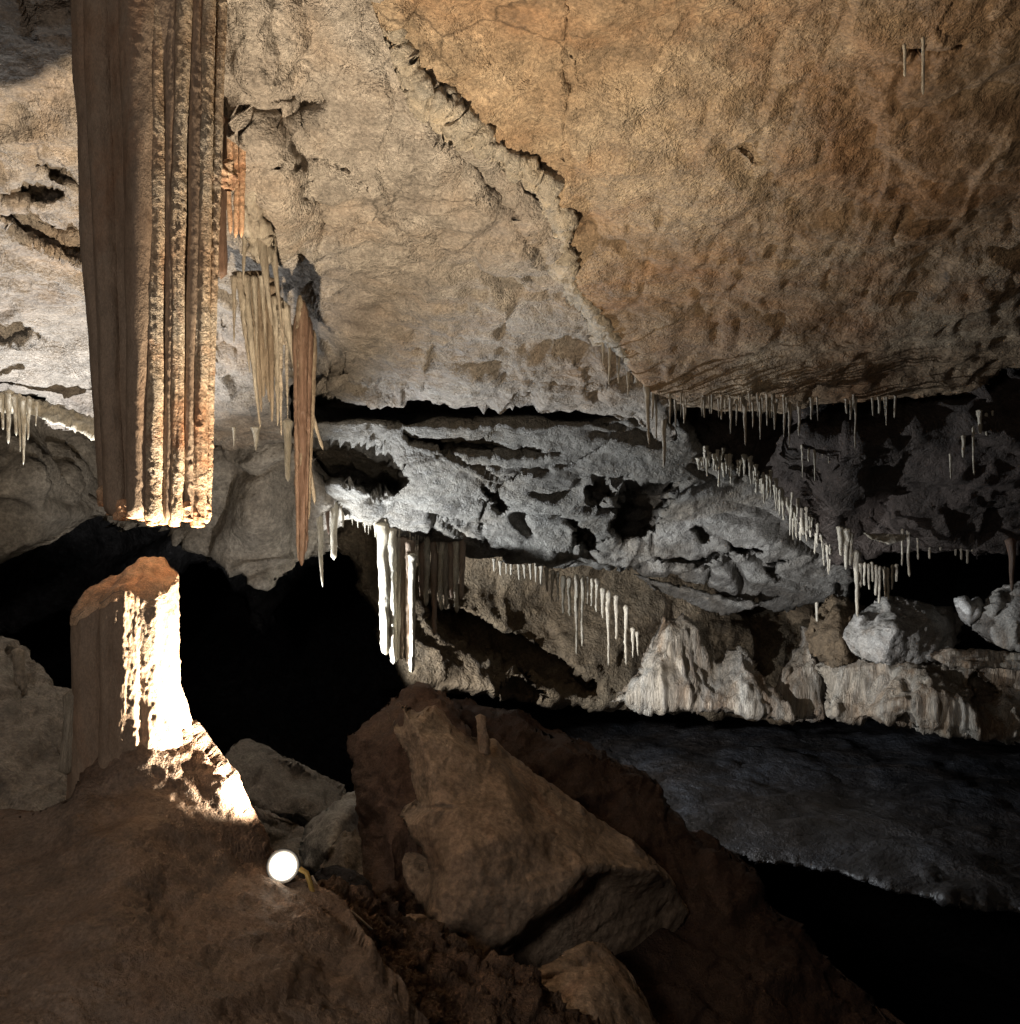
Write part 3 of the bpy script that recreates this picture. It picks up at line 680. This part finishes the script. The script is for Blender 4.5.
relief('rock', [(318, 872), (328, 852), (340, 832), (345, 836), (352, 830), (362, 845), (362, 884), (340, 884)],
       [(318, 872, 5.2), (342, 832, 5.3), (362, 845, 5.3), (362, 884, 4.9), (340, 884, 4.9), (343, 860, 4.95)],
       M['greyrock'], step=1.8, thick=.25, edge=.05, disp=d_rock(.5), sm=1, ragged=.8, seed=26, label='small pointed grey rock standing in front of the white boulder', cat='rock')
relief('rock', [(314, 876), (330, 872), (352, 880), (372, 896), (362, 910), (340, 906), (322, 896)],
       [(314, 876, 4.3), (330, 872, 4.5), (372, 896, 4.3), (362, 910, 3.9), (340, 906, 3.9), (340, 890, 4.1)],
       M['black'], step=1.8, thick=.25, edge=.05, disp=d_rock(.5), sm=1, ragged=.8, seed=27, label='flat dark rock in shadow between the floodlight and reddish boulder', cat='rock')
relief('rock', [(400, 926), (406, 920), (424, 922), (432, 930), (424, 942), (404, 940)],
       [(400, 926, 4.0), (424, 922, 4.1), (432, 930, 4.0), (412, 942, 3.8), (412, 930, 3.75)],
       M['boulder'], step=1.6, thick=.15, edge=.04, disp=d_rock(.4), sm=1, ragged=.6, seed=28, label='fist-sized tan stone wedged at the foot of the tan boulder', cat='rock')
relief('boulder', [(520, 990), (560, 975), (600, 962), (620, 968), (640, 992), (660, 1030), (700, 1120), (520, 1140), (470, 1050)],
       [(520, 990, 3.8), (600, 962, 4.1), (640, 992, 4.1), (660, 1030, 4.0), (700, 1120, 3.7), (520, 1140, 3.2), (470, 1050, 3.3), (580, 1020, 3.6)],
       M['boulder'], step=2.6, thick=.5, edge=.14, disp=d_rock(.6), sm=3, ragged=1.5, seed=29, label='rounded tan rock at the bottom edge below the big boulder', cat='boulder')
# dark slope behind and right of the boulder
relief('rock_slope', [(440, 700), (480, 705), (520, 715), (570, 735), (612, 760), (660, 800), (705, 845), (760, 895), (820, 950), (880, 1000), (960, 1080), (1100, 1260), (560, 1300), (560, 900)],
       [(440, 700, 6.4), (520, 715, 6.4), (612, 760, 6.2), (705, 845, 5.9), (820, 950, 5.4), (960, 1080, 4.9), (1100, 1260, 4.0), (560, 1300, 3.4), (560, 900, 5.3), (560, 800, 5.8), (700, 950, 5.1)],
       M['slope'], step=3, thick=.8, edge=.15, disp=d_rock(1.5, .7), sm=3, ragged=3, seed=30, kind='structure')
relief('rubble', [(296, 884), (320, 892), (345, 905), (370, 912), (398, 922), (420, 940), (450, 962), (500, 990), (560, 1020), (640, 1090), (660, 1300), (200, 1300), (240, 1000), (280, 930)],
       [(296, 884, 3.45), (345, 905, 3.5), (398, 922, 3.7), (450, 962, 3.7), (560, 1020, 3.5), (660, 1300, 2.4), (200, 1300, 2.0), (240, 1000, 2.95), (280, 930, 3.25), (400, 1000, 3.15)],
       M['rubble'], step=2.2, thick=.3, edge=.05, disp=d_rubble, sm=2, ragged=3, seed=31, kind='structure')
# left edge rocks
relief('boulder', [(-330, 600), (-60, 640), (0, 652), (12, 664), (24, 684), (46, 690), (62, 700), (72, 740), (76, 790), (80, 850), (-60, 880), (-330, 900)],
       [(-330, 600, 5.6), (0, 652, 6.2), (24, 684, 6.2), (62, 700, 6.3), (10, 720, 5.6), (40, 740, 5.5), (72, 740, 5.8), (80, 850, 4.8), (0, 800, 4.9), (-330, 900, 4.4), (20, 770, 5.2)],
       M['greyrock'], step=2.6, thick=.6, edge=.15, disp=d_rock(1.3), sm=2, ragged=3, seed=32, label='brown-grey craggy boulder at the left edge behind the mound', cat='boulder')
drip('stalagmite', 18, 648, 6.0, 50, 5, M['wall'], 'small stubby stalagmite on the craggy left boulder', 'stalagmite', up=0, taper=-.2, wob=.25, tipdx=3)
# right middle boulders
relief('boulder', [(846, 640), (862, 612), (886, 600), (902, 598), (930, 606), (952, 606), (962, 622), (956, 645), (934, 660), (890, 664), (858, 660)],
       [(846, 640, 10.4), (886, 600, 10.6), (930, 604, 10.5), (962, 622, 10.7), (934, 660, 10.1), (880, 664, 10.0), (895, 630, 9.8), (930, 625, 10.0)],
       M['paleblock'], step=2, thick=.6, edge=.1, disp=d_rock(1.3, .9), sm=1, ragged=2, seed=33, label='largest pale boulder resting on the brown flowstone wall', cat='boulder')
relief('boulder', [(806, 640), (818, 612), (832, 598), (850, 600), (866, 604), (856, 630), (850, 660), (830, 670), (812, 660)],
       [(806, 640, 11), (832, 598, 11.2), (866, 604, 11), (850, 660, 10.6), (812, 660, 10.9), (838, 630, 10.6)],
       M['farwall'], step=2, thick=.5, edge=.15, disp=d_rock(1.5), sm=1, ragged=2, seed=34, label='brown upright boulder left of the largest pale one', cat='boulder')
relief('rock', [(958, 600), (966, 596), (973, 601), (980, 596), (985, 604), (980, 616), (970, 628), (962, 616)],
       [(958, 600, 10.2), (980, 596, 10.3), (970, 628, 10.1), (972, 608, 10.0)],
       M['whiterock'], step=1.5, thick=.2, edge=.08, disp=d_rock(.5), sm=1, ragged=.8, seed=35, label='small heart-shaped pale rock between the two right-hand boulders', cat='rock')
relief('boulder', [(980, 632), (990, 612), (1004, 590), (1016, 584), (1080, 570), (1200, 560), (1200, 660), (1040, 658), (1006, 648)],
       [(980, 632, 10), (1016, 584, 10.1), (1200, 560, 9.8), (1200, 660, 9.5), (1020, 655, 9.6), (1015, 620, 9.6)],
       M['paleblock'], step=2.2, thick=.5, edge=.1, disp=d_rock(1.3, .9), sm=1, ragged=2, seed=36, label='pale boulder cut by the right edge of the picture', cat='boulder')
relief('rock', [(930, 656), (950, 648), (980, 650), (1030, 655), (1100, 660), (1100, 670), (1000, 668), (950, 668)],
       [(930, 656, 9.9), (1100, 660, 9.6), (1100, 670, 9.4), (950, 668, 9.7)],
       M['flow'], step=2, thick=.3, edge=.06, disp=d_rock(.8), sm=1, ragged=2.5, seed=37, label='flat brown ledge stone under the right-edge boulder', cat='rock')

# ================================================================== FORMATIONS BESIDE THE COLUMN
drip('stalactite', 221, 120, 4.4, 159, 5.5, M['rust'], 'rust red rod-like stalactite close behind the hanging column', 'stalactite', taper=-.05, blunt=True, rings=30)
for px, yb, lab in ((229, 234, 'leftmost of three short orange stalactites behind the column'), (236, 238, 'middle one of three short orange stalactites behind the column'), (242, 238, 'rightmost of three short orange stalactites behind the column')):
    drip('stalactite', px, 100, 4.5, yb-100, 5, M['cap'], lab, 'stalactite', 'short orange stalactites behind the column', taper=.6, rings=30, knob=.004)
V, q, sg, rg = drip_geo(at(228, 160, 4.35), 30/F*4.35, 8.5/F*4.35, 5, wob=.5, taper=.5, seg=24, rings=24, knob=.03, kfreq=26, topin=.5)
tag(mesh_obj('calcite_knob', V, [q], M['cap'], None, tuple(at(228, 160, 4.35))), 'orange lumpy calcite knob clinging beside the hanging column', 'calcite')
relief('flowstone_rib', [(222, -60), (246, -60), (244, 20), (246, 90), (252, 160), (262, 215), (272, 250), (262, 262), (250, 240), (242, 205), (232, 160), (226, 80)],
       [(222, -60, 4.4), (246, -60, 4.6), (246, 90, 4.75), (226, 80, 4.55), (272, 250, 5.2), (242, 205, 5.0), (240, 120, 4.55)],
       M['tan'], step=1.8, thick=.2, edge=.06, disp=lambda P: .03*ridged(P*9, 3)+.02*fbm(P*20, 3), sm=1, ragged=2, seed=41, label='knobbly cream flowstone rib running down the ceiling beside the column', cat='flowstone')
def curtain(name, loc, label, folds, cat='stalactite'):
    e = empty(name, at(*loc), label, cat)
    for (px, y0, y1, r, Y, mat, dx) in folds:
        drip('fold', px, y0, Y, y1-y0, r, M[mat], parent=e, taper=.86, tipdx=dx, rings=46, seg=14, wob=.16, knob=.006, sway=.008)
    return e
curtain('stalactite', (256, 190, 5.2), 'pale twisted stalactite hanging lowest beside the flowstone rib', [(254, 185, 326, 8, 5.2, 'tan', 18), (246, 200, 285, 4, 5.15, 'tan', -3), (262, 200, 290, 6, 5.25, 'tan', 6), (270, 230, 345, 4, 5.3, 'tan', 14)])
curtain('stalactite_curtain', (258, 280, 5.6), 'brown folded stalactite curtain with three pointed tips left of the orange blade',
        [(234, 280, 343, 2.6, 5.5, 'tan', 0), (238, 276, 372, 4, 5.55, 'tan', 12), (244, 278, 428, 5, 5.60, 'tan', 16), (250, 276, 412, 8, 5.66, 'umber', 12), (257, 276, 398, 10, 5.68, 'umber', 7), (265, 282, 402, 10, 5.68, 'umber', 4),
         (271, 290, 422, 7, 5.66, 'umber', 1), (276, 300, 426, 5, 5.64, 'tan', 2), (281, 312, 436, 3.2, 5.6, 'crust', 0), (286, 330, 420, 2.6, 5.7, 'crust', 2), (262, 280, 350, 3, 5.58, 'tan', 4), (254, 280, 366, 2.6, 5.58, 'tan', 4)])
bl = curtain('drapery_stalactite', (300, 300, 5.5), 'long rust orange blade-like stalactite ending just above the dark void', [])
for px, y0, y1, r, mt, dx, dy in ((297, 318, 561, 5, 'rust', 2, .0), (303, 306, 566, 6.5, 'rust', -1, -.02), (308, 322, 552, 5.5, 'rust', -3, .02), (313, 335, 520, 4.5, 'umber', -5, .05), (300, 300, 470, 4, 'umber', 2, -.03)):
    drip('fold', px, y0, 5.5+dy, y1-y0, r, M[mt], parent=bl, taper=.6, tipdx=dx, topin=.12, rings=140, seg=24, knob=.006, kfreq=20, wob=.12, sway=.004)
drip('fold', 284, 305, 5.55, 200, 5, M['tan'], parent=bl, taper=.6, tipdx=32, rings=40, wob=.2, sway=.03)
drip('fold', 292, 330, 5.6, 120, 4, M['tan'], parent=bl, taper=.6, tipdx=30, rings=40, wob=.25, sway=.03)
# pale ones under the blade
drip('stalactite', 318, 484, 9.8, 103, 6, M['cream'], 'long pointed white stalactite hanging right of the orange blade tip', up=.05, tipdx=4)
drip('stalactite', 326, 490, 9.85, 45, 5, M['rust'], 'short orange stalactite squeezed between the two white ones', up=.05, tipdx=3)
drip('stalactite', 334, 505, 9.9, 55, 4.2, M['cream'], 'shorter rounded white stalactite right of the long pointed one', up=.05, taper=.3)
drip('stalactite', 343, 508, 9.95, 20, 2.5, M['cream'], 'tiny white stalactite at the left tip of the grey shelf', up=.05)
drip('stalactite', 288, 428, 7.6, 54, 5, M['cream'], 'yellowish white stalactite peeping out behind the orange blade', up=.08, taper=.5)
drip('stalactite', 256, 436, 7.6, 15, 5, M['cream'], 'stubby white stalactite under the brown curtain', up=.08)
drip('stalactite', 234, 436, 7.6, 11, 2, M['cream'], 'tiny white stalactite between the column and the brown curtain', up=.08)

# left lit cluster
row('stalactite', [(3, 398, 430, 3), (9, 398, 444, 3.5), (15, 400, 436, 3), (19, 400, 452, 3), (24, 402, 465, 4), (30, 404, 440, 3), (36, 408, 426, 2)], 7.0, M['cream'], 'creamy stalactite', 'in the lit cluster at the left edge', 'creamy stalactites at the left edge', taper=.7)
relief('flowstone_ledge', [(-60, 392), (0, 396), (25, 398), (50, 404), (75, 414), (100, 424), (100, 440), (72, 428), (40, 418), (0, 408), (-60, 404)],
       [(-60, 392, 7.2), (100, 424, 7.6), (100, 440, 7.4), (-60, 404, 7.0)], M['cream'], step=2, thick=.25, edge=.06, disp=lambda P: .03*fbm(P*6, 3)+.03*ridged(P*14, 2), sm=1, ragged=3, seed=44,
       label='bright white calcite ledge under the ceiling left of the column', cat='flowstone')

# curtain under the shelf
ct = curtain('stalactite_curtain', (395, 535, 10.2), 'tall pleated curtain with two bright white edges hanging from the shelf', [])
for px, y0, y1, r, mat, tp, dy in ((383, 530, 655, 6.5, 'cream', .35, 0), (391, 535, 664, 5, 'cream', .4, .02), (397, 545, 662, 5, 'tan', .3, .08), (403, 545, 660, 5, 'column', .3, .1), (408, 548, 664, 5, 'column', .3, .08), (412, 562, 673, 3.2, 'cream', .2, .02)):
    drip('fold', px, y0, 10.25+dy, y1-y0, r, M[mat], parent=ct, taper=tp, rings=50, seg=14, wob=.15, knob=.012, sway=.008, tipdx=3 if px < 395 else 0, up=.1)
ct = curtain('stalactite_curtain', (440, 550, 10.4), 'broader brown curtain with small white tips right of the bright one', [])
for px, y1, mat in ((422, 600, 'column'), (427, 606, 'cream'), (434, 636, 'column'), (441, 611, 'cream'), (446, 609, 'tan'), (451, 600, 'column'), (456, 613, 'cream'), (462, 600, 'column')):
    drip('fold', px, 540, 10.5, y1-540, 4.2, M[mat], parent=ct, taper=.55, rings=30, wob=.2, knob=.008, up=.1)
row('stalactite', [(x, 514+(x-352)*.34+random.uniform(-1, 2), 514+(x-352)*.34+random.uniform(9, 17), random.uniform(1.6, 2.6)) for x in range(352, 456, 6)], lambda x, y: YD(y)-.08, M['cream'],
    'small white stalactite', 'along the left lip of the grey shelf', 'small white stalactites along the shelf lip', taper=.8)
row('stalactite', [(x, 562+(x-490)*.14, 562+(x-490)*.14+random.uniform(8, 16), 1.8) for x in range(494, 545, 6)], 11.4, M['tan'], 'little tan stalactite', 'under the middle of the grey shelf', 'little tan stalactites under the shelf', taper=.7)
row('stalactite', [(547, 572, 592, 2.0), (552, 573, 602, 2.4), (558, 575, 600, 2.4), (563, 578, 614, 2.4), (569, 580, 616, 2.7), (576, 580, 655, 2.9), (583, 582, 646, 2.7), (588, 582, 604, 2.0), (593, 582, 606, 2.0), (597, 583, 612, 2.0), (603, 590, 618, 2.4), (609, 595, 666, 2.9), (617, 600, 640, 2.4), (626, 610, 665, 2.2), (632, 630, 658, 2.0), (638, 636, 656, 1.8)],
    10.85, M['straw'], 'pale stalactite', 'in the hanging cluster below the shelf middle', 'pale stalactites below the shelf middle', taper=.8, knob=.014)
# seam tips between the two ceiling slabs
row('stalactite', [(604, 345, 364, 1.8), (610, 350, 385, 2.2), (618, 362, 384, 2), (628, 376, 396, 2.4), (647, 385, 445, 3.2), (652, 388, 420, 2.4), (656, 392, 440, 2.6), (664, 420, 468, 3), (669, 390, 424, 1.8), (675, 398, 428, 2), (684, 402, 424, 2)],
    lambda x, y: YA(min(y, 415))-.15, M['tan'], 'cream stalactite', 'at the lower end of the ceiling crack', 'cream stalactites at the end of the ceiling crack', taper=.75, knob=.005)
row('stalactite', [(704, 402, 418), (712, 400, 414), (722, 402, 420), (731, 404, 434, 2.4), (738, 404, 426), (745, 406, 446, 2.2), (752, 406, 428), (761, 404, 440, 2), (768, 406, 426), (776, 408, 430), (784, 406, 438, 2.6), (790, 408, 449, 2.2), (800, 406, 436), (812, 404, 420)],
    lambda x, y: 7.7, M['tan'], 'stalactite', 'under the lower edge of the ochre ceiling', 'stalactites under the ochre ceiling edge', r=1.8, taper=.75)
row('stalactite', [(845, 403, 414), (851, 402, 420), (856, 400, 450, 1.5), (872, 402, 416), (880, 400, 414), (887, 400, 426, 1.4), (896, 402, 418)], 7.8, M['tan'], 'thin stalactite', 'under the ochre ceiling right of the dark gap', 'thin stalactites right of the dark gap', r=1.6, taper=.5)
row('stalactite', [(802, 450, 478, 1.2), (808, 448, 462, 2), (815, 446, 482, 2), (822, 448, 458, 1.6), (828, 446, 464, 1.8)], 8.75, M['cream'], 'white stalactite', 'in the tiny cluster on the dark overhang', 'white stalactites on the dark overhang', taper=.7)
row('stalactite', [(949, 458, 479, 1.3), (963, 440, 458, 1.8), (974, 432, 475, 1.1), (980, 416, 434, 3), (986, 420, 436, 1.5), (993, 418, 428, 1.2)], 8.2, M['cream'], 'straw stalactite', 'on the dark overhang near the right edge', 'straws on the dark overhang', taper=.4)
row('stalactite', [(905, 56, 77, 1.7), (923, 50, 95, 1.5)], 3.75, M['cream'], 'thin white straw', 'hanging alone from the high ochre ceiling', 'straws on the high ceiling', taper=.2)
for k in range(34):
    x = random.choice([random.uniform(672, 900), random.uniform(700, 800)])
    drip('stalactite', x, 402+random.uniform(-3, 4), random.uniform(7.5, 7.75), random.choice([6, 8, 10, 13, 18]), random.uniform(.9, 1.7), M[random.choice(['tan', 'straw'])],
         'tiny stalactite scattered among longer ones on the ochre ceiling edge', 'stalactite', 'tiny stalactites on the ochre ceiling edge', up=.06, taper=.85, wob=.3, tipdx=random.uniform(-1, 1))
for k in range(30):
    u = random.random(); x = 345+u*125; y = 512+(x-352)*.345
    drip('stalactite', x, y+random.uniform(-2, 2), YD(y)-.12, random.choice([4, 5, 7, 9, 12]), random.uniform(.9, 1.8), M['straw'],
         'tiny stalactite scattered along the bright left lip of the shelf', 'stalactite', 'tiny stalactites on the bright shelf lip', up=.06, taper=.85, wob=.3, tipdx=random.uniform(-1, 1))
# fringe down the shelf's right edge
fr = [(700, 458), (725, 462), (748, 468), (768, 482), (785, 500), (800, 516), (815, 532), (832, 545)]
items = []
for k in range(90):
    t = min(.999, (k+random.uniform(-2, 2))/89*1.0)*(len(fr)-1); t = max(t, 0); i = min(int(t), len(fr)-2); u = t-i
    x = fr[i][0]*(1-u)+fr[i+1][0]*u; y = fr[i][1]*(1-u)+fr[i+1][1]*u
    items.append((x+random.uniform(-3, 3), y+random.uniform(-9, 8), random.choice([5, 6, 8, 9, 11, 14, 18, 26]), random.uniform(1.1, 2.3)))
for x, y, l, r in items:
    drip('stalactite', x, y, YD(y)-.32, l, r, M['cream'], 'small white stalactite in the dense diagonal fringe along the shelf edge', 'stalactite', 'dense diagonal fringe of small stalactites', up=.06, taper=.75, wob=.3, knob=.01, tipdx=random.uniform(-2, 2))
row('stalactite', [(840, 532, 556, 3), (846, 534, 570, 3.4), (851, 538, 566, 3), (857, 556, 617, 3), (861, 566, 588, 2.4)], 9.5, M['cream'], 'frosty stalactite', 'in the clump below the diagonal fringe', 'frosty clump of stalactites', taper=.6, knob=.01)
row('stalactite', [(865, 566, 586), (869, 568, 590), (873, 568, 582), (876, 569, 596), (880, 570, 604), (884, 570, 598), (888, 571, 600), (892, 570, 590), (896, 570, 582)], 9.7, M['cream'], 'white straw', 'in the comb hanging above the pale boulder', 'comb of white straws', r=1.7, taper=.4)
row('stalactite', [(902, 534, 566, 1.5), (908, 534, 577, 1.8), (918, 538, 560, 1.3), (931, 538, 559, 1.8), (941, 541, 551, 1.5), (949, 541, 548, 1.5), (955, 542, 556, 1.4), (960, 542, 560, 1.6), (966, 544, 564, 1.4), (972, 544, 552, 1.4)], 9.7, M['cream'], 'fine white straw', 'in the sparse row left of the right edge', 'sparse row of fine straws', taper=.3)
relief('flowstone_ledge', [(862, 532), (880, 534), (905, 534), (905, 540), (890, 544), (872, 540)], [(862, 532, 9.6), (905, 534, 9.7), (890, 544, 9.6), (872, 540, 9.6)], M['cream'], step=1.5, thick=.1, edge=.03, disp=d_rock(.3), sm=0, ragged=1.5, seed=55, label='thin frosty white ledge above the sparse row of straws', cat='flowstone')
drip('stalactite', 1012, 548, 8.8, 44, 5, M['rust'], 'reddish stalactite above the boulder at the right edge', up=.1, taper=.75)
drip('stalactite', 817, 606, 10.8, 16, 1.6, M['cream'], 'single short straw under the right tip of the shelf', up=.05, taper=.3)

# ================================================================== LIGHTS
def aim(o, d):
    o.rotation_euler = Vector(d).to_track_quat('-Z', 'Y').to_euler()
def spot(name, loc, d, power, col, ang, blend=.4, size=.04):
    l = bpy.data.lights.new(name, 'SPOT'); l.energy = power; l.color = col; l.spot_size = math.radians(ang); l.spot_blend = blend; l.shadow_soft_size = size
    o = bpy.data.objects.new(name, l); COL.objects.link(o); o.location = loc; aim(o, d); return o
spot('floodlight_beam', L1+Vector((-.01, .20, .09)), (-.24, .22, 1), 900, (1, .82, .60), 146, .9, .03)
spot('shelf_lamp', at(298, 670, 9.85), (1, .04, .42), 950, (.90, .95, 1), 122, .3, .05)
spot('far_boost', at(405, 775, 7.4), (3.86, 3.5, .95), 950, (.95, .96, 1), 46, .7, .05)  # extra unseen spot, added to brighten the far right boulders and flowstone
spot('left_lamp', at(50, 700, 7.05), (-.05, -.10, 1), 800, (.95, .97, 1), 90, .6, .06)
spot('wall_lamp', at(330, 790, 6.6), (-.38, .75, .62), 210, (1, .95, .88), 60, .5, .06)
fill = bpy.data.lights.new('camera_fill', 'POINT'); fill.energy = 182; fill.color = (1, .87, .76); fill.shadow_soft_size = .35  # added warm fill light behind the camera; no lamp is seen there
fo = bpy.data.objects.new('camera_fill', fill); COL.objects.link(fo); fo.location = (-1.5, -1.2, CZ+.9)

w = bpy.data.worlds.new('World'); SC.world = w; w.use_nodes = True
bg = w.node_tree.nodes['Background']; bg.inputs[0].default_value = (.10, .09, .09, 1); bg.inputs[1].default_value = .02

# ================================================================== CAMERA
cam = bpy.data.cameras.new('camera'); co = bpy.data.objects.new('camera', cam); COL.objects.link(co)
co.location = (0, 0, CZ); co.rotation_euler = (math.radians(90), 0, 0)
cam.sensor_fit = 'HORIZONTAL'; cam.sensor_width = 36; cam.lens = F/1020*36; cam.clip_end = 200; cam.clip_start = .05
SC.camera = co
SC.view_settings.view_transform = 'Standard'; SC.view_settings.look = 'None'; SC.view_settings.gamma = 1; SC.view_settings.exposure = 0
SC.render.resolution_x = 1020; SC.render.resolution_y = 1024
